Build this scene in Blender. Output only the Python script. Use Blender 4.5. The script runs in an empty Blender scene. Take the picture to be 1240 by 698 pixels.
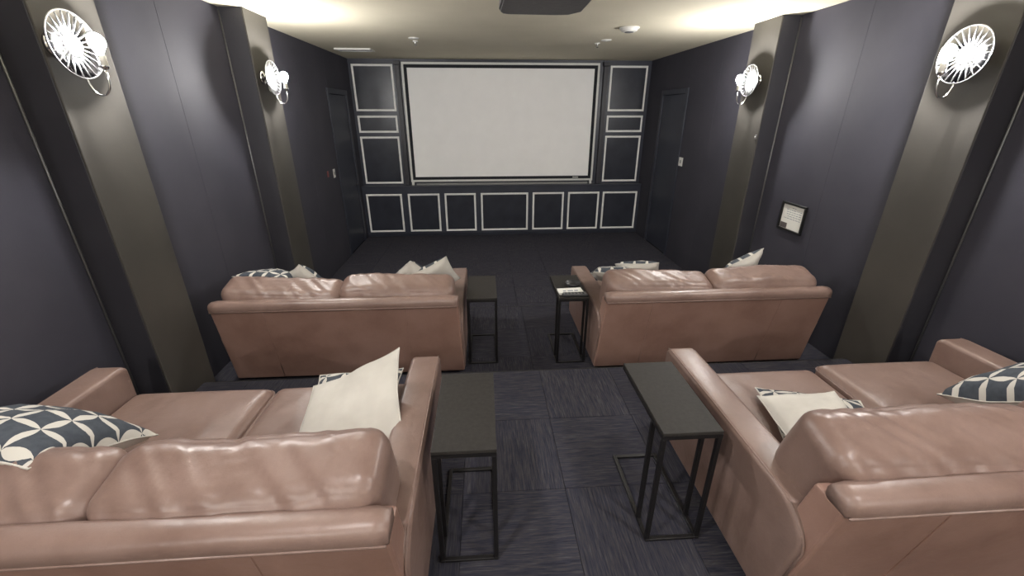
import bpy, bmesh, math, random
from mathutils import Vector, Matrix, noise, Euler

# ------------------------------------------------------------------ camera, world, exposure
scene = bpy.context.scene
COL = scene.collection
ZR = 0.394            # top of the rear tier above the front floor
ZM = 0.197            # top of the middle tier
EYE = 1.7             # camera above the rear tier
PITCH, YAW, FPX = math.radians(22.55), math.radians(3.74), 511.7
cam_d = bpy.data.cameras.new('camera'); cam = bpy.data.objects.new('camera', cam_d); COL.objects.link(cam)
cam.location = (0, 0, ZR + EYE)
cam.rotation_euler = (math.pi/2 - PITCH, 0, -YAW)
cam_d.sensor_width = 36; cam_d.lens = FPX/1240*36; cam_d.clip_start = .02
scene.camera = cam
world = bpy.data.worlds.new('world'); scene.world = world; world.use_nodes = True
world.node_tree.nodes['Background'].inputs[0].default_value = (.55, .55, .6, 1)
world.node_tree.nodes['Background'].inputs[1].default_value = .02
BULB = 260.0          # bulb radiance
vs = scene.view_settings
vs.view_transform = 'Standard'; vs.look = 'None'; vs.gamma = 1; vs.use_curve_mapping = False
vs.exposure = 2.45

def PX(x, y, Y=None, X=None, Z=None):
    """a direction in the photograph met with a plane of the room"""
    cy, sy, cp, sp = math.cos(YAW), math.sin(YAW), math.cos(PITCH), math.sin(PITCH)
    fw = Vector((sy*cp, cy*cp, -sp)); rt = Vector((cy, -sy, 0)); dn = fw.cross(rt)
    d = rt*(x-620) + dn*(y-349) + fw*FPX
    o = Vector((0, 0, ZR+EYE))
    t = (Y-o.y)/d.y if Y is not None else (X-o.x)/d.x if X is not None else (Z-o.z)/d.z
    return o + d*t

# ------------------------------------------------------------------ materials
MATS = {}
class NT:
    def __init__(s, name):
        s.m = bpy.data.materials.new(name); s.m.use_nodes = True
        s.t = s.m.node_tree; s.b = s.t.nodes['Principled BSDF']
    def n(s, typ, **kw):
        nd = s.t.nodes.new(typ)
        for k, v in kw.items(): setattr(nd, k, v)
        return nd
    def l(s, a, b): s.t.links.new(a, b)
    def coord(s, which='Object', scale=None, rot=None):
        c = s.n('ShaderNodeTexCoord').outputs[which]
        if scale or rot:
            mp = s.n('ShaderNodeMapping')
            if scale: mp.inputs['Scale'].default_value = scale
            if rot: mp.inputs['Rotation'].default_value = rot
            s.l(c, mp.inputs['Vector']); return mp.outputs[0]
        return c
    def noise(s, vec, scale, detail=4, rough=.55):
        nd = s.n('ShaderNodeTexNoise'); nd.inputs['Scale'].default_value = scale
        nd.inputs['Detail'].default_value = detail; nd.inputs['Roughness'].default_value = rough
        if vec is not None: s.l(vec, nd.inputs['Vector'])
        return nd.outputs['Fac']
    def ramp(s, fac, stops):
        r = s.n('ShaderNodeValToRGB'); e = r.color_ramp.elements
        while len(e) < len(stops): e.new(.5)
        for el, (p, c) in zip(e, stops): el.position = p; el.color = (*c, 1)
        s.l(fac, r.inputs[0]); return r.outputs[0]
    def math(s, op, a, b=None, c=None):
        nd = s.n('ShaderNodeMath', operation=op)
        for i, v in enumerate((a, b, c)):
            if v is None: continue
            if isinstance(v, (int, float)): nd.inputs[i].default_value = v
            else: s.l(v, nd.inputs[i])
        return nd.outputs[0]
    def mix(s, fac, a, b):
        nd = s.n('ShaderNodeMix', data_type='RGBA')
        for sock, v in ((nd.inputs[0], fac), (nd.inputs[6], a), (nd.inputs[7], b)):
            if isinstance(v, (int, float)): sock.default_value = v
            elif isinstance(v, tuple): sock.default_value = (*v, 1)
            else: s.l(v, sock)
        return nd.outputs[2]
    def bump(s, h, strength, dist=.01, prev=None):
        nd = s.n('ShaderNodeBump'); nd.inputs['Strength'].default_value = strength
        nd.inputs['Distance'].default_value = dist; s.l(h, nd.inputs['Height'])
        if prev: s.l(prev, nd.inputs['Normal'])
        return nd.outputs[0]
    def done(s, key, color=None, rough=None, metal=None, normal=None, spec=None):
        for k, v in (('Base Color', color), ('Roughness', rough), ('Metallic', metal), ('Normal', normal), ('Specular IOR Level', spec)):
            if v is None: continue
            i = s.b.inputs[k]
            if isinstance(v, (int, float)): i.default_value = v
            elif isinstance(v, tuple): i.default_value = (*v, 1)
            else: s.l(v, i)
        MATS[key] = s.m

def leather(key, dark, mid, light):
    t = NT(key); c = t.coord()
    rnd = t.n('ShaderNodeObjectInfo').outputs['Random']
    big = t.noise(c, 3.2, 5, .6)
    col = t.ramp(big, [(.25, dark), (.5, mid), (.78, light)])
    fine = t.noise(c, 240, 2)
    col2 = t.mix(t.math('MULTIPLY', t.math('SUBTRACT', fine, .35), .35), col, dark)
    wr = t.noise(c, 11, 3, .5)
    cr = t.n('ShaderNodeTexVoronoi', feature='DISTANCE_TO_EDGE'); cr.inputs['Scale'].default_value = 34; t.l(c, cr.inputs['Vector'])
    b0 = t.bump(t.math('MINIMUM', cr.outputs['Distance'], .12), .10, .006)
    b1 = t.bump(wr, .16, .02, b0); b2 = t.bump(fine, .12, .002, b1)
    rg = t.math('MULTIPLY_ADD', big, .22, .26)
    t.done(key, col2, rg, None, b2, .5)
leather('leather', (.155, .096, .078), (.215, .143, .120), (.265, .184, .160))
leather('leather_back_lifted', (.225, .126, .097), (.30, .180, .143), (.36, .224, .184))  # same leather, colour lightened to make up for weak light on the backs

t = NT('wall_fabric'); c = t.coord()
nz = t.noise(c, 2.0, 4); fn = t.noise(c, 320, 2)
t.done('wall_fabric', t.ramp(nz, [(.3, (.037, .036, .049)), (.7, (.048, .046, .060))]), .72, None, t.bump(fn, .35, .002), .35)
t = NT('pilaster_paint'); c = t.coord()
t.done('pilaster_paint', t.ramp(t.noise(c, 2.5, 4), [(.3, (.050, .046, .041)), (.7, (.064, .059, .052))]), .5, None, t.bump(t.noise(c, 150, 2), .1, .002), .4)
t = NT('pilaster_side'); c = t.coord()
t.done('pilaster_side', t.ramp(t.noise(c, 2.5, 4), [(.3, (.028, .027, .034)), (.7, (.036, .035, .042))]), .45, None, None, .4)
t = NT('front_paint'); c = t.coord()
t.done('front_paint', t.ramp(t.noise(c, 3, 4), [(.3, (.028, .031, .046)), (.7, (.040, .044, .062))]), .38, None, t.bump(t.noise(c, 90, 2), .08, .002), .5)
t = NT('panel_paint'); c = t.coord()
t.done('panel_paint', t.ramp(t.noise(c, 5, 4), [(.3, (.022, .024, .034)), (.7, (.034, .037, .05))]), .3, None, t.bump(t.noise(c, 60, 2), .08, .002), .5)
t = NT('white_trim'); t.done('white_trim', (.90, .89, .86), .45)
t = NT('screen_cloth'); c = t.coord()
t.done('screen_cloth', t.ramp(t.noise(c, 4, 3), [(.3, (.89, .88, .87)), (.7, (.92, .91, .90))]), .85, None, None, .2)
t = NT('screen_casing'); t.done('screen_casing', (.66, .66, .63), .5)
t = NT('pull_bar'); t.done('pull_bar', (.22, .22, .215), .45)
t = NT('black_felt'); t.done('black_felt', (.010, .011, .016), .8)
t = NT('ceiling_paint'); c = t.coord()
t.done('ceiling_paint', t.ramp(t.noise(c, 1.5, 4), [(.3, (.60, .555, .43)), (.7, (.66, .61, .48))]), .8, None, t.bump(t.noise(c, 130, 3), .12, .003), .2)
t = NT('slab'); t.done('slab', (.012, .012, .014), .9)
t = NT('nosing'); t.done('nosing', (.012, .011, .012), .55)
t = NT('bead'); t.done('bead', (.13, .13, .13), .32, .5)

# carpet: striated loops, alternating tiles are turned by their objects
t = NT('carpet'); c = t.coord('Object', (1, 1, 1))
oi = t.n('ShaderNodeObjectInfo')
va = t.n('ShaderNodeVectorMath', operation='ADD'); t.l(c, va.inputs[0]); t.l(oi.outputs['Location'], va.inputs[1])
def stretch(scale):
    mp = t.n('ShaderNodeMapping'); mp.inputs['Scale'].default_value = scale; t.l(va.outputs[0], mp.inputs['Vector']); return mp.outputs[0]
st = t.noise(stretch((70, 4, 1)), 1, 3, .65); st2 = t.noise(stretch((150, 9, 1)), 1, 2, .6)
s3 = t.math('ADD', t.math('MULTIPLY', st, .65), t.math('MULTIPLY', st2, .35))
cc = t.ramp(s3, [(.34, (.020, .020, .029)), (.47, (.038, .038, .054)), (.56, (.057, .053, .058)), (.68, (.090, .088, .104))])
dk = t.math('MULTIPLY_ADD', oi.outputs['Random'], .30, 0)
pile = t.noise(c, 420, 2)
t.done('carpet', t.mix(dk, cc, (.036, .036, .05)), .95, None, t.bump(t.math('ADD', pile, s3), .6, .004), .1)

t = NT('table_metal'); t.done('table_metal', (.014, .013, .014), .42, .35)
t = NT('table_top'); c = t.coord()
t.done('table_top', t.ramp(t.noise(c, 60, 4), [(.3, (.020, .018, .0165)), (.7, (.030, .027, .025))]), .62, 0, t.bump(t.noise(c, 300, 2), .15, .001), .25)
t = NT('chrome'); t.done('chrome', (.75, .75, .75), .16, 1.0)
t = NT('mirror_metal'); t.done('mirror_metal', (.50, .50, .52), .09, 1.0)
t = NT('ray_metal'); t.done('ray_metal', (.26, .26, .26), .34, .9)
t = NT('bulb'); t.b.inputs['Emission Color'].default_value = (1, .98, .955, 1); t.b.inputs['Emission Strength'].default_value = BULB
t.done('bulb', (1, 1, 1), .4)
t = NT('downlight'); t.b.inputs['Emission Color'].default_value = (1, .96, .93, 1); t.b.inputs['Emission Strength'].default_value = 150  # glow of the downlights added as fill
t.done('downlight', (1, 1, 1), .4)
t = NT('plastic_white'); t.done('plastic_white', (.75, .74, .70), .4)
t = NT('plastic_dark'); t.done('plastic_dark', (.02, .02, .022), .4)
t = NT('plastic_grey'); t.done('plastic_grey', (.12, .12, .125), .5)
t = NT('projector_grey'); c = t.coord(); t.done('projector_grey', t.ramp(t.noise(c, 30, 3), [(.3, (.085, .082, .085)), (.7, (.11, .106, .108))]), .55)
t = NT('red_plastic'); t.done('red_plastic', (.20, .05, .05), .5)
t = NT('paper'); t.done('paper', (.72, .71, .66), .8)
t = NT('ink'); t.done('ink', (.24, .26, .30), .8)
t = NT('photo_print'); t.done('photo_print', (.10, .085, .085), .5)
t = NT('frame_black'); t.done('frame_black', (.008, .008, .008), .35)
t = NT('glass'); t.b.inputs['Transmission Weight'].default_value = 1; t.done('glass', (1, 1, 1), .02)
t = NT('pillow_cream'); c = t.coord()
t.done('pillow_cream', t.ramp(t.noise(c, 8, 3), [(.3, (.50, .475, .435)), (.7, (.57, .545, .50))]), .9, None, t.bump(t.noise(c, 380, 2), .3, .002), .15)

# interlocking petals woven in cream on slate
t = NT('pillow_pattern'); c = t.coord()
sp = t.n('ShaderNodeSeparateXYZ'); t.l(c, sp.inputs[0])
SC = 1/.098; w_ = .13; rho = (.25+w_*w_)/(2*w_)
def lens(a, b):
    v = t.math('ABSOLUTE', t.math('SUBTRACT', b, t.math('ROUND', b)))
    u = t.math('ABSOLUTE', t.math('SUBTRACT', t.math('FRACT', a), .5))
    vv = t.math('ADD', v, rho-w_)
    d = t.math('SQRT', t.math('ADD', t.math('MULTIPLY', u, u), t.math('MULTIPLY', vv, vv)))
    return t.math('LESS_THAN', d, rho)
px_ = t.math('MULTIPLY_ADD', sp.outputs[0], SC, 10.3); pz_ = t.math('MULTIPLY_ADD', sp.outputs[2], SC, 10.2)
pet = t.math('MAXIMUM', lens(px_, pz_), lens(pz_, px_))
slate = t.ramp(t.noise(c, 30, 3), [(.3, (.048, .056, .070)), (.7, (.070, .079, .094))])
t.done('pillow_pattern', t.mix(pet, slate, (.54, .515, .47)), .9, None, t.bump(t.noise(c, 380, 2), .3, .002), .15)

# ------------------------------------------------------------------ mesh helpers
def link(name, bm, mat, parent=None, smooth=False, label=None):
    me = bpy.data.meshes.new(name); bm.normal_update(); bm.to_mesh(me); bm.free()
    me.materials.append(MATS[mat])
    if smooth:
        for p in me.polygons: p.use_smooth = True
    o = bpy.data.objects.new(name, me); COL.objects.link(o)
    if parent is not None: o.parent = parent
    if label: o['label'] = label
    return o
def thing(name, label, cat, loc=(0, 0, 0), rot=(0, 0, 0), group=None):
    o = bpy.data.objects.new(name, None); COL.objects.link(o); o.empty_display_size = .1
    o.location = loc; o.rotation_euler = rot; tag(o, label, cat, group); return o
def tag(o, label, cat, group=None):
    o['label'] = label; o['category'] = cat
    if group: o['group'] = group
    return o
def struct(o, label=None):
    o['kind'] = 'structure'
    if label: o['label'] = label
    return o
def bx(bm, x0, x1, y0, y1, z0, z1, bev=0, seg=2):
    r = bmesh.ops.create_cube(bm, size=1); vs_ = r['verts']
    for v in vs_:
        v.co = Vector((x0 if v.co.x < 0 else x1, y0 if v.co.y < 0 else y1, z0 if v.co.z < 0 else z1))
    if bev:
        es = list({e for v in vs_ for e in v.link_edges})
        bmesh.ops.bevel(bm, geom=es, offset=bev, segments=seg, profile=.5, affect='EDGES')
    return bm
def box(name, mat, x0, x1, y0, y1, z0, z1, parent=None, bev=0, seg=2, label=None):
    return link(name, bx(bmesh.new(), x0, x1, y0, y1, z0, z1, bev, seg), mat, parent, bev > 0 and seg > 2, label)
def tube(bm, pts, r, seg=10, closed=False):
    pts = [Vector(p) for p in pts]; rings = []
    n = len(pts); prev = None
    for i, p in enumerate(pts):
        a = pts[(i-1) % n] if closed or i else p; b = pts[(i+1) % n] if closed or i < n-1 else p
        d = (b-a).normalized()
        if prev is None:
            s = d.orthogonal().normalized()
        else:
            s = (prev - d*prev.dot(d)).normalized()
        prev = s; q = d.cross(s)
        rad = r[i] if isinstance(r, (list, tuple)) else r
        rings.append([bm.verts.new(p + (s*math.cos(2*math.pi*k/seg) + q*math.sin(2*math.pi*k/seg))*rad) for k in range(seg)])
    for i in range(n if closed else n-1):
        A, B = rings[i], rings[(i+1) % n]
        for k in range(seg): bm.faces.new((A[k], A[(k+1) % seg], B[(k+1) % seg], B[k]))
    if not closed:
        bm.faces.new(rings[0][::-1]); bm.faces.new(rings[-1])
    return bm
def lathe(bm, prof, axis='z', seg=32, origin=(0, 0, 0)):
    """prof: (radius, height) list"""
    o = Vector(origin); rings = []
    for r, h in prof:
        ring = []
        for k in range(seg if r > 1e-6 else 1):
            a = 2*math.pi*k/seg
            p = Vector((r*math.cos(a), r*math.sin(a), h))
            if axis == 'x': p = Vector((h, r*math.cos(a), r*math.sin(a)))
            ring.append(bm.verts.new(p+o))
        rings.append(ring)
    for A, B in zip(rings, rings[1:]):
        if len(A) == 1 and len(B) == 1: continue
        for k in range(seg):
            k2 = (k+1) % seg
            if len(A) == 1: bm.faces.new((A[0], B[k], B[k2]))
            elif len(B) == 1: bm.faces.new((A[k], A[k2], B[0]))
            else: bm.faces.new((A[k], A[k2], B[k2], B[k]))
    bmesh.ops.recalc_face_normals(bm, faces=bm.faces)
    return bm
def prism(bm, prof, x0, x1, bev=0, seg=3, x0b=None):
    """prof: (y, z) polygon pushed along x; x0b = function(z) -> extra inset"""
    A = []; B = []
    for y, z in prof:
        e = x0b(z) if x0b else 0
        A.append(bm.verts.new((x0+e, y, z))); B.append(bm.verts.new((x1-e, y, z)))
    bm.faces.new(A[::-1]); bm.faces.new(B); n = len(prof)
    for i in range(n): bm.faces.new((A[i], A[(i+1) % n], B[(i+1) % n], B[i]))
    bmesh.ops.recalc_face_normals(bm, faces=bm.faces)
    if bev:
        es = [e for e in bm.edges if len(e.link_faces) == 2 and e.calc_face_angle() > .5]
        bmesh.ops.bevel(bm, geom=es, offset=bev, segments=seg, profile=.5, affect='EDGES', clamp_overlap=True)
    return bm
def rbox(hx, hy, hz, r, n, bulge=None):
    """rounded cushion block: dense cube pulled onto a rounded box, then bulged"""
    bm = bmesh.new(); bmesh.ops.create_cube(bm, size=2)
    bmesh.ops.subdivide_edges(bm, edges=bm.edges, cuts=n, use_grid_fill=True)
    for v in bm.verts:
        q = v.co.copy()
        q = Vector([math.copysign(abs(c)**.8, c) for c in q])
        p = Vector((q.x*hx, q.y*hy, q.z*hz))
        inner = Vector((max(-(hx-r), min(hx-r, p.x)), max(-(hy-r), min(hy-r, p.y)), max(-(hz-r), min(hz-r, p.z))))
        d = p-inner
        if d.length > 1e-9: p = inner + d.normalized()*min(r, max(d.length, r))
        v.co = p
        if bulge: v.co = bulge(p, q)
    return bm

# ------------------------------------------------------------------ the room
XL, XRW, YF, YB, ZC = -2.13, 2.85, 7.78, -2.6, ZR + 2.50
FL, FR = -1.935, 2.67                       # pilaster faces
STEP1, STEP2 = 2.545, 4.05
PILS = [(-1.62, -1.20), (.26, .66), (2.27, 2.65), (4.20, 4.62)]

def slab(name, y0, y1, ztop, zbot, label):
    return struct(box(name, 'slab', XL, XRW, y0, y1, zbot, ztop-.007), label)
f_rear = slab('floor_rear', YB, STEP1, ZR, -.1, 'raised rear tier of the carpeted floor')
f_mid = slab('floor_middle', STEP1, STEP2, ZM, -.1, 'middle tier of the carpeted floor, one step down')
f_front = slab('floor_front', STEP2, YF, 0, -.1, 'lowest carpeted floor before the screen')
random.seed(4)
TW = (XRW-XL)/10
tile_me = None
def tiles(parent, y0, y1, ztop):
    global tile_me
    rows = max(1, round((y1-y0)/TW)); th = (y1-y0)/rows
    for j in range(rows):
        for i in range(10):
            if tile_me is None:
                bm = bx(bmesh.new(), -.5, .5, -.5, .5, -.007, 0)
                es = [e for e in bm.edges if all(v.co.z > -.001 for v in e.verts)]
                bmesh.ops.bevel(bm, geom=es, offset=.0022, segments=1, affect='EDGES')
                tile_me = bpy.data.meshes.new('carpet_tile'); bm.to_mesh(tile_me); bm.free(); tile_me.materials.append(MATS['carpet'])
            o = bpy.data.objects.new('carpet_tile', tile_me); COL.objects.link(o); o.parent = parent
            o.location = (XL+(i+.5)*TW, y0+(j+.5)*th, ztop)
            turn = (i+j) % 2
            o.rotation_euler = (0, 0, math.pi/2*turn)
            g = .0016
            o.scale = (th-g, TW-g, 1) if turn else (TW-g, th-g, 1)
tiles(f_rear, YB, STEP1-.002, ZR); tiles(f_mid, STEP1+.002, STEP2-.002, ZM); tiles(f_front, STEP2+.002, 7.635, 0)
for k, (y, z) in enumerate(((STEP1, ZR), (STEP2, ZM))):
    bm = bx(bmesh.new(), XL+.2, XRW-.2, y-.004, y+.006, z-.06, z+.0015, .003)
    struct(link('trim_%d' % (k+1), bm, 'nosing'), 'black nosing along the edge of the carpeted step')

ceil_ = struct(box('ceiling', 'ceiling_paint', XL, XRW, YB, YF+.1, ZC, ZC+.1), 'cream painted ceiling')
wl = struct(box('wall_left', 'slab', XL-.12, XL-.02, YB, YF+.1, -.1, ZC), 'left wall clad in dark fabric panels')
wr = struct(box('wall_right', 'slab', XRW+.02, XRW+.12, YB, YF+.1, -.1, ZC), 'right wall clad in dark fabric panels')
wb = struct(box('wall_back', 'ceiling_paint', XL-.12, XRW+.12, YB-.1, YB, -.1, ZC), 'unseen rear wall, made cream to bounce light')  # unseen wall, its cream chosen to throw soft light forward
# fabric panels in each bay
def bay(parent, side, y0, y1, n):
    zb = ZR if y1 < STEP1+.1 else 0
    for k in range(n):
        a = y0+(y1-y0)*k/n; b = y0+(y1-y0)*(k+1)/n
        x0, x1 = (XL-.02, XL) if side < 0 else (XRW, XRW+.02)
        box('wall_panel', 'wall_fabric', x0, x1, a+.0008, b-.0008, zb, ZC, parent, .0015, 1)
DOORS = {-1: (6.62, 7.42), 1: (6.30, 7.10)}
for parent, side in ((wl, -1), (wr, 1)):
    ys = [YB]+[v for p in PILS for v in p]
    bay(parent, side, YB, PILS[0][0], 2)
    for k in range(3): bay(parent, side, PILS[k][1], PILS[k+1][0], 2)
    for a, b in PILS: bay(parent, side, a, b, 1)
    d0, d1 = DOORS[side]
    bay(parent, side, PILS[3][1], d0, 2)
    x0, x1 = (XL-.02, XL) if side < 0 else (XRW, XRW+.02)
    box('wall_panel', 'wall_fabric', x0, x1, d0, d1, 1.96+ZR, ZC, parent)
    bay(parent, side, d1, YF, 1)
    # flush dark door with casing and lever
    s = -side
    xw = XL if side < 0 else XRW
    bm = bmesh.new(); bx(bm, min(xw-.018*s, xw-.002*s), max(xw-.018*s, xw-.002*s), d0+.01, d1-.01, .012, 1.945+ZR, .003, 1)
    dr = struct(link('door_%d' % (1 if side < 0 else 2), bm, 'front_paint'), 'dark flush door in the %s wall near the screen' % ('left' if side < 0 else 'right'))
    for (a, b, c_, d_) in ((d0-.07, d0, 0, 2.02+ZR), (d1, d1+.07, 0, 2.02+ZR), (d0, d1, 1.95+ZR, 2.02+ZR)):
        box('casing', 'front_paint', min(xw, xw+.014*s), max(xw, xw+.014*s), a, b, c_, d_, dr, .003, 1)
    bm = bmesh.new(); yk = d0+.07 if side > 0 else d1-.07
    lathe(bm, [(0, 0), (.025, 0), (.025, .008), (.01, .012), (.01, .045), (0, .045)], 'x', 14, (xw-.004*s, yk, .98))
    h = link('door_handle', bm, 'plastic_dark', dr, True)
    if s < 0: h.scale = (1, 1, 1)

# pilasters
def pilaster(side, y0, y1, label):
    xw, xf = (XL, FL) if side < 0 else (XRW, FR)
    zb = ZR if y1 < STEP1 else (0 if y0 > STEP2 else ZM)
    zb = min(zb, ZM) if y0 < STEP1 < y1 else zb
    s = 1 if side < 0 else -1
    o = struct(link('wall_pilaster', bx(bmesh.new(), min(xw, xf-.012*s), max(xw, xf-.012*s), y0, y1, zb, ZC, .003, 1), 'pilaster_side'), label)
    bm = bx(bmesh.new(), min(xf-.012*s, xf), max(xf-.012*s, xf), y0, y1, zb, ZC, .004, 2)
    link('face_board', bm, 'pilaster_paint', o)
    for yy in (y0-.006,):
        bm = tube(bmesh.new(), [(xw+.006*s, yy, zb+.02), (xw+.006*s, yy, ZC-.02)], .0065, 8)
        link('corner_bead', bm, 'bead', o, True)
    return o
for side, sn in ((-1, 'left'), (1, 'right')):
    for k, (a, b) in enumerate(PILS):
        pilaster(side, a, b, 'grey painted pilaster on the %s wall %s' % (sn, ['by the rear wall, added as fill light', 'beside the rear tier', 'between the two sofa rows', 'before the front of the room'][k]))

# ------------------------------------------------------------------ front wall
wf = struct(box('wall_front', 'front_paint', XL-.12, XRW+.12, YF, YF+.1, -.1, ZC), 'dark navy front wall with white panel mouldings')
SB, SU = 7.64, 7.78
BASE_TOP = ZR+.488
box('wainscot_base', 'front_paint', XL, XRW, SB, SU, 0, BASE_TOP, wf, .003, 1)
box('ledge', 'front_paint', XL, XRW, SB-.018, SU, BASE_TOP, BASE_TOP+.022, wf, .004, 2, 'narrow ledge below the screen')
box('baseboard_strip', 'panel_paint', XL+.01, XRW-.01, SB-.012, SB, 0, .055, wf, .003, 1)
def moulding(x0, x1, z0, z1, y):
    w, d = .034, .014; bm = bmesh.new()
    o = [(x0, z0), (x1, z0), (x1, z1), (x0, z1)]; i = [(x0+w, z0+w), (x1-w, z0+w), (x1-w, z1-w), (x0+w, z1-w)]
    m1 = [(x0+.006, z0+.006), (x1-.006, z0+.006), (x1-.006, z1-.006), (x0+.006, z1-.006)]
    m2 = [(x0+w-.01, z0+w-.01), (x1-w+.01, z0+w-.01), (x1-w+.01, z1-w+.01), (x0+w-.01, z1-w+.01)]
    L = []
    for ring, yy in ((o, y), (m1, y-d), (m2, y-d), (i, y-.003), (i, y)):
        L.append([bm.verts.new((a, yy, b)) for a, b in ring])
    for A, B in zip(L, L[1:]):
        for k in range(4): bm.faces.new((A[k], A[(k+1) % 4], B[(k+1) % 4], B[k]))
    bmesh.ops.recalc_face_normals(bm, faces=bm.faces)
    m = link('panel_moulding', bm, 'white_trim', wf, False, 'white rectangular panel moulding')
    box('panel_field', 'panel_paint', x0+w, x1-w, y-.004, y, z0+w, z1-w, m)
k_ = SB/6.904
for a, b in ((-1.875, -1.313), (-1.221, -.717), (-.638, -.136), (-.056, .716), (.788, 1.304), (1.371, 1.891), (1.946, 2.526)):
    moulding(a*k_, b*k_, ZR-.312, ZR+.374, SB)
for a, b in ((-2.085, -1.425), (2.155, 2.795)):
    moulding(a, b, ZR+1.720, ZR+2.425, SU); moulding(a, b, ZR+1.382, ZR+1.655, SU); moulding(a, b, ZR+.532, ZR+1.324, SU)
for a in (-1.385, 2.035):
    p = box('side_post', 'pilaster_side', a, a+.075, SU-.05, SU, BASE_TOP+.022, ZC-.09, wf, .006, 2)
    box('post_cap', 'pilaster_side', a-.014, a+.089, SU-.075, SU, ZC-.09, ZC-.03, p, .006, 2)

# projection screen
scr = thing('projection_screen', 'large white projection screen with black border on the navy front wall', 'screen', (.34, SU-.02, BASE_TOP+.022))
ox, oz = .34, BASE_TOP+.022
sx0, sx1, sz0, sz1 = -1.278-ox, 1.961-ox, ZR+.567-oz, ZR+2.452-oz
def frame4(bm, x0, x1, z0, z1, w, y0, y1):
    for a in ((x0, x1, z0, z0+w), (x0, x1, z1-w, z1), (x0, x0+w, z0+w, z1-w), (x1-w, x1, z0+w, z1-w)):
        bx(bm, a[0], a[1], y0, y1, a[2], a[3], .002, 1)
    return bm
link('casing', frame4(bmesh.new(), sx0, sx1, sz0, sz1, .034, -.045, .019), 'screen_casing', scr)
link('black_border', frame4(bmesh.new(), sx0+.034, sx1-.034, sz0+.034, sz1-.034, .048, -.035, .01), 'black_felt', scr)
box('screen_cloth', 'screen_cloth', sx0+.082, sx1-.082, -.022, -.012, sz0+.082, sz1-.082, scr)
box('maker_badge', 'screen_casing', 1.60-ox, 1.70-ox, -.037, -.035, sz0+.05, sz0+.066, scr)
for xx in (sx0+.01, sx1-.05): box('foot', 'screen_casing', xx, xx+.04, -.04, .01, 0, sz0, scr, .003, 1)
link('pull_bar', bx(bmesh.new(), sx0+.09, sx1-.09, -.075, -.05, .0, .036, .006), 'pull_bar', scr)

# ------------------------------------------------------------------ wall sconces
def sconce(side, y, label, z=ZR+1.985):
    xf = FL if side < 0 else FR
    t_ = thing('wall_sconce', label, 'sconce', (xf, y, z), (0, 0, 0 if side < 0 else math.pi), 'mirrored wall sconces')
    G = .072                                            # disc stands off the pilaster
    link('backplate', lathe(bmesh.new(), [(0, .0), (.055, .0), (.055, .012), (.04, .02), (.014, .024), (.014, G), (0, G)], 'x', 24), 'chrome', t_, True)
    R = .138
    d = link('mirror_disc', lathe(bmesh.new(), [(0, G), (.06, G), (R, G+.016), (R+.003, G+.020), (R, G+.024), (.06, G+.008), (0, G+.008)], 'x', 48), 'mirror_metal', t_, True)
    link('boss', lathe(bmesh.new(), [(.048, G+.007), (.047, G+.014), (.036, G+.024), (.018, G+.030), (0, G+.032)], 'x', 28), 'ray_metal', d, True)
    link('rim', tube(bmesh.new(), [(G+.022, R*math.cos(a), R*math.sin(a)) for a in [2*math.pi*k/48 for k in range(48)]], .0035, 6, True), 'ray_metal', d, True)
    for k in range(22):
        a = 2*math.pi*k/22
        bm = tube(bmesh.new(), [(G+.0095, .05*math.cos(a), .05*math.sin(a)), (G+.024, .134*math.cos(a), .134*math.sin(a))], [.0018, .0030], 6)
        link('ray', bm, 'ray_metal', d, True)
    pts = []
    bxo = G+.115
    for k in range(17):
        a = math.pi*k/16
        pts.append(((G+.02)*(1+math.cos(a))/2 + bxo*(1-math.cos(a))/2, 0, -.135-.075*math.sin(a)))
    pts = [(G*.5, 0, -.03), (G*.55, 0, -.10)] + pts + [(bxo, 0, -.115), (bxo, 0, -.095)]
    link('arm', tube(bmesh.new(), pts, .0048, 8), 'chrome', t_, True)
    link('socket', lathe(bmesh.new(), [(0, -.10), (.010, -.10), (.021, -.088), (.018, -.080), (.017, -.042), (.013, -.036), (0, -.036)], 'z', 20, (bxo, 0, 0)), 'chrome', t_, True)
    prof = [(0, -.037), (.012, -.036), (.019, -.020), (.029, -.002), (.032, .014), (.029, .030), (.019, .043), (.008, .049), (0, .050)]
    link('bulb', lathe(bmesh.new(), prof, 'z', 20, (bxo, 0, 0)), 'bulb', t_, True)
for side, sn in ((-1, 'left'), (1, 'right')):
    for y, w in ((-1.41, 'by the rear wall, added as fill light'), (2.40 if side > 0 else 2.33, 'between the two sofa rows'), (4.37 if side > 0 else 4.31, 'nearest the screen')):  # rear pair is unseen, added to light the sofa backs
        sconce(side, y, 'round mirrored sconce with bare bulb on %s wall pilaster %s' % (sn, w))

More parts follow.
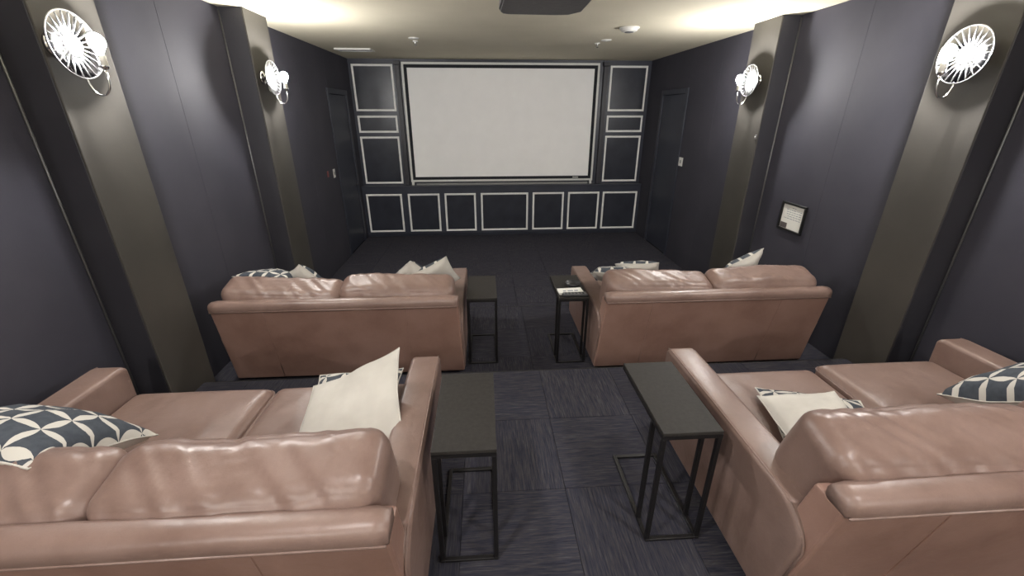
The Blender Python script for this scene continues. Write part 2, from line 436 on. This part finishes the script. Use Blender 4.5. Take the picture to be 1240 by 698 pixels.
# ------------------------------------------------------------------ sofas
W, D, DB, ZA, ZT, AW = 1.73, 1.172, 1.043, .52, .70, .15
def wrinkle(p, s, a, off):
    return a*noise.noise(Vector((p.x*s+off, p.y*s*.8, p.z*s+off*2)))
def sofa(xc, yf, zf, label, seed, lifts=(0, 0), drop=0):
    T = thing('leather_sofa', label, 'sofa', (xc, yf, zf), (0, 0, 0), 'tan leather two seat sofas')
    rnd = random.Random(seed); hw = W/2
    for sx in (-1, 1):
        for yy in (-.07, -.98):
            box('foot', 'plastic_dark', sx*(hw-.09)-.03, sx*(hw-.09)+.03, yy-.03, yy+.03, 0, .035, T, .004, 1)
    box('seat_base', 'leather', -hw+AW-.01, hw-AW+.01, -.98, -.035, .03, .215, T, .02, 3)
    # arms: flat top, rounded shoulder at the rear following the raked back
    rk = lambda z: -(DB-.02) - (D-DB)*(z/.70)
    prof = [(-.005, .03), (-.005, .25), (0, ZA-.03), (-.012, ZA-.006), (-.05, ZA), (-.55, ZA+.004), (-.93, ZA+.006)]
    for k in range(1, 7):
        a = math.pi/2*k/6
        prof.append((-.93-(-rk(.40)-.93)*math.sin(a), .40+(ZA+.006-.40)*math.cos(a)))
    prof += [(rk(.2), .2), (rk(.03), .03)]
    for sx in (-1, 1):
        x0, x1 = (-hw, -hw+AW) if sx < 0 else (hw-AW, hw)
        bm = prism(bmesh.new(), prof, x0, x1)
        es = [e for e in bm.edges if len(e.link_faces) == 2 and e.calc_face_angle() > .9]
        bmesh.ops.bevel(bm, geom=es, offset=.022, segments=4, profile=.5, affect='EDGES')
        bmesh.ops.triangulate(bm, faces=[f for f in bm.faces if len(f.verts) > 4])
        a_ = link('arm', bm, 'leather', T, True)
        xo = sx*(hw-.012)
        tp = [(xo, y, z-.005) for y, z in prof[3:14]]
        link('piping', tube(bmesh.new(), tp, .0045, 6), 'leather', a_, True)
        # stitched edge on the inner side of the front
    # raked back
    ins = lambda z: .006 + .018*max(0, z-.35)/.3
    bp = [(-DB, .025), (-DB+.13, .025), (-D+.13, .645), (-D+.012, .645)]
    bm = prism(bmesh.new(), bp, -hw, hw, .012, 3, ins)
    bk = link('back', bm, 'leather_back_lifted', T)
    for fx in (-.29, .27):
        pts = [(fx*W+.02*(z-.3), -DB-(D-.012-DB)*((z-.025)/.62)-.0005, z) for z in (.04, .2, .4, .6, .64)]
        link('seam', tube(bmesh.new(), pts, .0028, 6), 'leather_back_lifted', bk, True)
    bm = bmesh.new()
    n = 40
    sec = [(-D+.004, .632), (-D, .642), (-D, .675), (-D+.010, .693), (-D+.030, .702), (-D+.068, .703), (-D+.086, .694), (-D+.094, .675), (-D+.094, .640), (-D+.08, .632)]
    rings = []
    for i in range(n+1):
        u = i/n; x = -hw+.024+(W-.048)*u
        e = max(0, 1-min(u, 1-u)*n/1.0) if min(u, 1-u)*n < 1 else 0
        ring = []
        for (y, z) in sec:
            cy_, cz_ = -D+.047, .667
            sc = 1-.14*e
            dz = .003*noise.noise(Vector((x*7+seed, y*4, 0)))
            ring.append(bm.verts.new((x+(.006 if u < .5 else -.006)*(0 if e else 0), cy_+(y-cy_)*sc, cz_+(z-cz_)*sc+dz)))
        rings.append(ring)
    for A, B in zip(rings, rings[1:]):
        for k in range(len(sec)): bm.faces.new((A[k], A[(k+1) % len(sec)], B[(k+1) % len(sec)], B[k]))
    bm.faces.new(rings[0]); bm.faces.new(rings[-1][::-1]); bmesh.ops.recalc_face_normals(bm, faces=bm.faces)
    rl = link('back_rail', bm, 'leather', T, True)
    link('piping', tube(bmesh.new(), [(-hw+.03, -D+.001, .640), (0, -D+.001, .640), (hw-.03, -D+.001, .640)], .0045, 6), 'leather', rl, True)
    # seat cushions
    iw = (W-2*AW)/2
    for i in range(2):
        hx, hy, hz = iw/2-.003, .455, .085
        off = seed*7.3+i*3.1
        def bulge(p, q, off=off):
            c = (1-min(1, abs(q.x))**3)*(1-min(1, abs(q.y))**3)
            z = p.z + (.022*c if p.z > 0 else 0)
            z += wrinkle(p, 5, .008, off)*c + ((wrinkle(p, 16, .004, off)+wrinkle(p, 38, .0022, off+4)*max(0, noise.noise(Vector((p.x*4+off, p.y*4, 2)))+.2)*2)*c if p.z > 0 else 0)
            return Vector((p.x, p.y, z))
        bm = rbox(hx, hy, hz, .05, 34, bulge)
        o = link('seat_cushion', bm, 'leather', T, True)
        o.location = (-iw/2+i*iw, -.475, .285+lifts[i])
        ring = []
        rr = .045
        for sx, sy, a0 in ((1, 1, 0), (-1, 1, 90), (-1, -1, 180), (1, -1, 270)):
            for k in range(5):
                a = math.radians(a0+k*22.5); ring.append((sx*(hx-rr)+rr*math.cos(a), sy*(hy-rr)+rr*math.sin(a), .052))
        link('piping', tube(bmesh.new(), ring, .004, 6, True), 'leather', o, True)
    # loose back cushions: plump, wrinkled along the crown
    for i in range(2):
        hx, hy, hz = .408, .125, .225
        off = seed*11.7+i*5.3; sag = rnd.uniform(-.012, .012); out = -1 if i == 0 else 1
        def bulge(p, q, off=off, sag=sag, out=out):
            cx = 1-min(1, abs(q.x))**4; cz = 1-min(1, abs(q.z))**4
            y = p.y*(1+.16*cx*cz)
            top = max(0, q.z)
            z = p.z + sag*q.x*top - .018*top*(1-(q.x*out*.5+.5)) + .010*top*math.sin(q.x*2.2+off)
            x = p.x*(1-.06*max(0, -q.z))
            crown = max(0, min(1, (q.z-.15)/.6))
            rip = noise.noise(Vector((p.x*24+p.y*22+off, p.y*3, p.z*3+off)))*.7 + noise.noise(Vector((p.x*52+p.y*40+off, p.y*5, off)))*.5*max(0, noise.noise(Vector((p.x*4+off, 3, 1)))+.25)
            c2 = max(0, min(1, (q.z-.42)/.4))
            y += .005*c2*cx*rip*(1 if p.y > 0 else -1)
            z += .012*c2*rip*cx + wrinkle(p, 6, .010, off)*crown
            y += wrinkle(p, 5, .008, off+9)*cx
            return Vector((x, y, z))
        bm = rbox(hx, hy, hz, .075, 46, bulge)
        o = link('back_cushion', bm, 'leather', T, True)
        o.location = (out*.402, -.925, .565 - drop + (.004 if i else -.004)); o.rotation_euler = (math.radians(16), rnd.uniform(-.012, .012), 0)
        ring = []
        for sx, sz, a0 in ((1, 1, 0), (-1, 1, 90), (-1, -1, 180), (1, -1, 270)):
            for k in range(6):
                a = math.radians(a0+k*18); rr = .075
                x = sx*(hx-rr)+rr*math.cos(a); z = sz*(hz-rr)+rr*math.sin(a)
                ring.append((x*(1-.06*max(0, -z/hz)), -.02, z-.006))
    return T
sofas = {
 'NL': (-.252-W/2, 1.960, ZR, 'tan leather two-seat sofa on rear tier beside the left wall', 1, (0, 0), .014),
 'NR': (.974+W/2, 1.956, ZR, 'tan leather two-seat sofa on rear tier beside the right wall', 2, (-.008, .022)),
 'FL': (-.180-W/2, 3.877, ZM, 'tan leather two-seat sofa on middle tier left of the aisle', 3, (0, 0)),
 'FR': (.830+W/2, 3.860, ZM, 'tan leather two-seat sofa on middle tier right of the aisle', 4, (0, 0)),
}
for a in sofas.values(): sofa(*a)

# ------------------------------------------------------------------ narrow side tables
def table(x0, y0, zf, label):
    w, l, h, s = .236, .487, .585, .018
    T = thing('side_table', label, 'table', (x0, y0, zf), (0, 0, 0), 'narrow black metal side tables')
    box('table_top', 'table_top', 0, w, 0, l, h-.016, h, T, .0025, 2)
    link('top_frame', frame4b(w, l, h-.032, h-.016, s), 'table_metal', T)
    for x in (0, w-s):
        for y in (0, .105): box('leg', 'table_metal', x, x+s, y, y+s, .012, h-.032, T, .0015, 1)
    for x in (0, w-s): box('base_bar', 'table_metal', x, x+s, 0, l, 0, .012, T, .0015, 1)
    for y in (0, l-s): box('base_bar', 'table_metal', s, w-s, y, y+s, 0, .012, T, .0015, 1)
def frame4b(w, l, z0, z1, s):
    bm = bmesh.new()
    bx(bm, 0, s, 0, l, z0, z1); bx(bm, w-s, w, 0, l, z0, z1); bx(bm, s, w-s, 0, s, z0, z1); bx(bm, s, w-s, l-s, l, z0, z1)
    return bm
table(-.214, 1.178, ZR, 'bare narrow black metal side table beside the rear left sofa arm')
table(.650, 1.215, ZR, 'bare narrow black metal side table beside the rear right sofa arm')
table(-.156, 2.960, ZM, 'bare narrow black metal side table beside the middle-tier left sofa arm')
table(.553, 2.930, ZM, 'narrow black metal side table holding a booklet and remote control')

# things on the far right table
zt = ZM+.585
bk_ = thing('booklet', 'white printed booklet lying on the narrow black side table', 'booklet', (.668, 3.035, zt), (0, 0, math.radians(4)))
box('pages', 'paper', -.105, .085, -.045, .045, 0, .016, bk_, .002, 1)
box('cover', 'plastic_white', -.107, .087, -.047, .047, .016, .018, bk_)
for k, (a, b) in enumerate(((-.07, -.045), (-.035, .01), (.02, .05))): box('print_mark', 'ink', a, b, -.02, .0, .018, .0186, bk_)
rc = thing('remote_control', 'black and grey remote control on the narrow black side table', 'remote', (.680, 2.972, zt), (0, 0, 0))
box('body', 'plastic_dark', -.095, .1, -.03, .03, 0, .017, rc, .005, 2)
box('face_plate', 'plastic_grey', -.088, .093, -.024, .024, .017, .0195, rc, .001, 1)
for i in range(6):
    for j in range(2): box('button', 'plastic_dark', -.075+i*.027, -.062+i*.027, -.015+j*.018, -.005+j*.018, .0195, .022, rc)
link('dish', lathe(bmesh.new(), [(0, 0), (.04, 0), (.055, .012), (.062, .030), (.058, .030), (.050, .014), (.036, .006), (0, .006)], 'z', 28), 'plastic_dark', None, True)
o = bpy.data.objects['dish']; o.name = 'shallow_dish'; o.location = (.705, 3.165, zt)
tag(o, 'shallow black dish behind the booklet on the side table', 'dish')

# ------------------------------------------------------------------ throw pillows
def pillow(c, n, up, label, size=.46, thick=.085, bend=0, twist=0, group='petal patterned throw pillows', seed=0):
    n = Vector(n).normalized(); up = Vector(up); up = (up-n*up.dot(n)).normalized(); xa = n.cross(up)
    T = thing('throw_pillow', label, 'pillow', c, (0, 0, 0), group)
    M = Matrix((xa, n, up)).transposed(); T.rotation_euler = M.to_euler()   # local x, y(front), z
    N = 26; h = size/2
    def P(i, j, s):
        u = -1+2*i/N; v = -1+2*j/N
        x = h*u*(1-.07*(1-v*v)*abs(u)); z = h*v*(1-.07*(1-u*u)*abs(v))
        f = max(0, (1-u*u)*(1-v*v))**.42
        y = s*thick*f*(1+.10*noise.noise(Vector((u*2+seed, v*2, s*3)))) + bend*(u*u) + twist*u*v + .012*noise.noise(Vector((u*1.5+seed*3, v*1.5, 7)))
        y += .004*noise.noise(Vector((u*7+seed, v*7, s)))*f
        return (x, y, z)
    for s, nm, mt in ((1, 'front_cover', 'pillow_pattern'), (-1, 'back_cover', 'pillow_cream')):
        bm = bmesh.new(); g = [[bm.verts.new(P(i, j, s)) for j in range(N+1)] for i in range(N+1)]
        for i in range(N):
            for j in range(N):
                q = (g[i][j], g[i+1][j], g[i+1][j+1], g[i][j+1])
                bm.faces.new(q if s < 0 else q[::-1])
        link(nm, bm, mt, T, True)
    edge = [P(i, 0, 0) for i in range(N)]+[P(N, j, 0) for j in range(N)]+[P(i, N, 0) for i in range(N, 0, -1)]+[P(0, j, 0) for j in range(N, 0, -1)]
    link('edge_seam', tube(bmesh.new(), edge, .0035, 5, True), 'pillow_cream', T, True)
    return T
# rear left sofa
V = lambda x, y, z: (x, y, z+ZR)
pillow(V(-1.56, 1.24, .675), (.2, .5, .84), (0, 1, -.6), 'petal patterned pillow lying face up on rear left sofa by wall', .48, .095, seed=1)
pillow(V(-.60, 1.535, .505), (.30, .34, -1), (-.12, .95, .3), 'pillow with cream back up leaning on the aisle arm of rear left sofa', .47, .05, -.010, -.036, seed=2)
pillow(V(-.645, 1.70, .432), (-.1, -.12, 1), (-.05, .95, .1), 'petal patterned pillow under the cream-backed one on rear left sofa', .42, .04, 0, .02, seed=3)
# rear right sofa
pillow(V(1.49, 1.40, .425), (0, 0, 1), (.3, 1, 0), 'petal patterned pillow lying flat on rear right sofa seat', .46, .045, seed=4)
pillow(V(1.365, 1.33, .505), (.12, .1, -1), (.1, 1, .1), 'pillow with cream back up lying over another on rear right sofa', .33, .055, seed=5)
pillow(V(2.28, 1.27, .655), (-.12, .5, .85), (0, 1, -.6), 'petal patterned pillow lying face up on rear right sofa by wall', .48, .115, seed=6)
# middle tier
def peek(px, py, Y, n, label, seed, size=.44, tilt=0):
    """pillow standing on a corner-ish edge: top corner at the given direction"""
    top = PX(px, py, Y=Y)
    n = Vector(n).normalized(); up = Vector((math.sin(tilt), 0, math.cos(tilt)))
    up = (up-n*up.dot(n)).normalized(); xa = n.cross(up)
    z = (up+xa).normalized()
    pillow(top-up*size*.5*math.sqrt(2)*.97, n, z, label, size, .075, seed=seed)
pillow(PX(333, 337, Y=3.22), (.1, .3, .95), (.2, 1, 0), 'petal patterned pillow nearest the wall on middle-tier left sofa', .40, .07, seed=7)
peek(362, 322, 3.12, (.25, .78, .5), 'cream-backed pillow beside the wall pillow on middle-tier left sofa', 8, .34, .2)
peek(497, 317, 3.13, (.05, .78, .5), 'cream-backed pillow second from the aisle arm of middle-tier left sofa', 9, .34, 0)
peek(540, 312, 3.16, (-.35, .78, .5), 'pillow leaning on the aisle arm of middle-tier left sofa', 10, .35, .3)
pillow(PX(748, 333, Y=3.18), (.1, .35, .9), (.2, 1, 0), 'petal patterned pillow lying by the aisle arm of middle-tier right sofa', .42, .07, seed=11)
peek(797, 319, 3.10, (.2, .70, .68), 'cream-backed pillow by the aisle end of middle-tier right sofa', 12, .34, .42)
peek(924, 302, 3.18, (-.35, .78, .48), 'pillow standing against the wall arm of middle-tier right sofa', 13, .36, .28)

# ------------------------------------------------------------------ ceiling things
pj = thing('ceiling_projector', 'dark grey projector hanging from the ceiling over the aisle', 'projector', (.36, 2.86, ZC))
zb = -.235
prof = [(-.235, -.22), (-.245, .14), (-.225, .20), (-.19, .222), (.12, .232), (.20, .215), (.265, .12), (.26, -.22)]
bm = bmesh.new(); lo = [bm.verts.new((x, y, zb)) for x, y in prof]; hi = [bm.verts.new((x*.97, y*.97, zb+.12)) for x, y in prof]
bm.faces.new(lo[::-1]); bm.faces.new(hi)
for i in range(len(prof)): bm.faces.new((lo[i], lo[(i+1) % 8], hi[(i+1) % 8], hi[i]))
bmesh.ops.recalc_face_normals(bm, faces=bm.faces)
bmesh.ops.bevel(bm, geom=[e for e in bm.edges], offset=.012, segments=2, affect='EDGES')
link('housing', bm, 'projector_grey', pj)
box('bottom_seam', 'plastic_dark', -.202, -.198, -.2, .19, zb-.0012, zb+.002, pj)
link('lens', tube(bmesh.new(), [(.10, .19, zb+.06), (.10, .25, zb+.06)], .035, 20), 'plastic_dark', pj, True)
link('mount_pole', tube(bmesh.new(), [(0, 0, zb+.11), (0, 0, -.01)], .02, 16), 'plastic_dark', pj, True)
link('ceiling_plate', lathe(bmesh.new(), [(0, -.012), (.06, -.012), (.065, -.004), (.065, 0), (0, 0)], 'z', 24), 'plastic_dark', pj, True)

q = PX(762, 36, Z=ZC-.02)
sd = thing('smoke_detector', 'round white smoke detector on the cream ceiling', 'detector', (q.x, q.y, ZC))
link('base', lathe(bmesh.new(), [(0, 0), (.10, 0), (.10, -.014), (.092, -.018), (0, -.018)], 'z', 32), 'plastic_white', sd, True)
link('cap', lathe(bmesh.new(), [(.085, -.018), (.082, -.030), (.06, -.040), (.05, -.041), (0, -.041)], 'z', 32), 'plastic_white', sd, True)
link('sensor_grille', lathe(bmesh.new(), [(.045, -.041), (.045, -.044), (.03, -.047), (0, -.047)], 'z', 24), 'plastic_grey', sd, True)

a = PX(430, 60, Z=ZC)
vt = thing('ceiling_vent', 'white slot air vent in the ceiling near the left front corner', 'vent', (a.x, a.y, ZC))
link('frame', bx(bx(bx(bx(bmesh.new(), -.24, .24, -.16, -.115, -.022, 0, .002, 1), -.24, .24, .10, .13, -.012, 0, .002, 1), -.24, -.215, -.115, .10, -.012, 0), .215, .24, -.115, .10, -.012, 0), 'plastic_white', vt)
box('duct_opening', 'plastic_dark', -.215, .215, -.115, .10, -.004, -.001, vt)
for k in range(4):
    yy = -.085+k*.045
    link('louvre', bx(bmesh.new(), -.214, .214, yy, yy+.014, -.011, -.004), 'plastic_grey', vt)

for (p1, p2, wd) in (((501, 47), (503, 53), 'left'), ((734, 49.5), (723, 55.5), 'right')):
    a, b = PX(*p1, Z=ZC-.01), PX(*p2, Z=ZC-.03)
    o = thing('ceiling_sensor', 'small flush white plate on the ceiling %s of the projector' % wd, 'sensor', (a.x, a.y, ZC), group='small ceiling plates')
    link('plate', lathe(bmesh.new(), [(0, 0), (.062, 0), (.062, -.006), (.055, -.010), (0, -.010)], 'z', 24), 'plastic_white', o, True)
    link('centre_cap', lathe(bmesh.new(), [(.02, -.010), (.018, -.013), (0, -.014)], 'z', 16), 'plastic_white', o, True)
    o = thing('sprinkler_head', 'small ceiling sprinkler head towards the screen, %s side' % wd, 'sprinkler', (b.x, b.y, ZC), group='ceiling sprinklers')
    link('escutcheon', lathe(bmesh.new(), [(0, 0), (.035, 0), (.030, -.010), (.012, -.014), (0, -.014)], 'z', 20), 'plastic_white', o, True)
    link('body', lathe(bmesh.new(), [(.009, -.014), (.009, -.03), (.004, -.034), (.004, -.042), (.022, -.044), (.022, -.047), (0, -.047)], 'z', 14), 'chrome', o, True)

# downlights added out of view to fill sofa backs and screen with light
for x, y, w in ((-.7, -1.6, 'near the rear wall, left of the aisle'), (1.42, -1.6, 'near the rear wall, right of the aisle'), (-.7, .35, 'above the back of the rear left sofa'), (1.42, .35, 'above the back of the rear right sofa')):
    dl = thing('fill_downlight', 'added fill downlight in the ceiling ' + w, 'downlight', (x, y, ZC), group='added fill downlights')
    link('trim_ring', lathe(bmesh.new(), [(.055, 0), (.085, 0), (.085, -.006), (.060, -.010), (.055, -.006), (.055, 0)], 'z', 28), 'plastic_white', dl, True)
    link('lens', lathe(bmesh.new(), [(.055, -.002), (.03, -.004), (0, -.005)], 'z', 24), 'downlight', dl, True)

# ------------------------------------------------------------------ things on the walls
def plate(side, px, py, name, label, cat, mat='plastic_white', w=.075, h=.118, toggle=True):
    xw = XL if side < 0 else XRW; s = 1 if side < 0 else -1
    c_ = PX(px, py, X=xw)
    T = thing(name, label, cat, (xw, c_.y, c_.z), (0, 0, 0 if s > 0 else math.pi))
    link('cover_plate', bx(bmesh.new(), 0, .007, -w/2, w/2, -h/2, h/2, .002, 2), mat, T)
    if toggle:
        box('rocker', 'plastic_grey' if mat == 'plastic_white' else mat, .007, .010, -.012, .012, -.022, .022, T, .001, 1)
    return T
plate(1, 824.5, 196, 'light_switch', 'white light switch plate on the dark right wall near the front door', 'switch', w=.12)
plate(-1, 404.5, 210, 'light_switch', 'white light switch plate on the dark left wall near the front door', 'switch')
plate(-1, 397, 211, 'wall_button', 'small dim red button plate beside the left light switch', 'button', 'red_plastic', .05, .08)
c_ = PX(367, 272, X=XL)
hk = thing('wall_hook', 'tiny bright metal hook low on the dark left wall', 'hook', c_)
link('plate', lathe(bmesh.new(), [(0, 0), (.018, 0), (.016, .004), (0, .004)], 'x', 14), 'chrome', hk, True)
link('prong', tube(bmesh.new(), [(.003, 0, 0), (.02, 0, -.01), (.035, 0, .0), (.04, 0, .02)], .004, 8), 'chrome', hk, True)
c_ = PX(916, 166, X=FR)
bt = thing('wall_sensor', 'tiny pale sensor on the right pilaster below the sconce nearest the screen', 'sensor', c_, (0, 0, math.pi))
link('housing', bx(bmesh.new(), 0, .014, -.012, .012, -.02, .02, .004, 2), 'plastic_grey', bt)
link('eye', lathe(bmesh.new(), [(.007, .014), (.005, .018), (0, .019)], 'x', 12), 'plastic_white', bt, True)

c_ = PX(960, 264, X=XRW)
pf = thing('picture_frame', 'black framed printed notice on the dark right wall', 'picture', (XRW, c_.y, c_.z), (0, 0, math.pi))
def fr(y0, y1, z0, z1): return bx(bmesh.new(), 0, .022, y0, y1, z0, z1, .003, 1)
hw_, hh_ = .160, .130
for (a, b, c1, d1) in ((-hw_, hw_, -hh_, -hh_+.02), (-hw_, hw_, hh_-.02, hh_), (-hw_, -hw_+.02, -hh_+.02, hh_-.02), (hw_-.02, hw_, -hh_+.02, hh_-.02)):
    link('frame_side', fr(a, b, c1, d1), 'frame_black', pf)
sh = box('notice', 'paper', .004, .008, -hw_+.02, hw_-.02, -hh_+.02, hh_-.02, pf)
rr = random.Random(3)
for k in range(6):
    z = .085-k*.02
    y = .03 if k == 0 else .11
    ye = -.03 if k == 0 else -.06-rr.random()*.05
    while y > ye:
        L_ = .012+rr.random()*.025
        box('text_line', 'ink', .008, .0084, max(y-L_, ye), y, z-.003, z+.003, sh); y -= L_+.008
box('photo_print', 'photo_print', .008, .0086, -.135, -.045, -.108, -.060, sh)
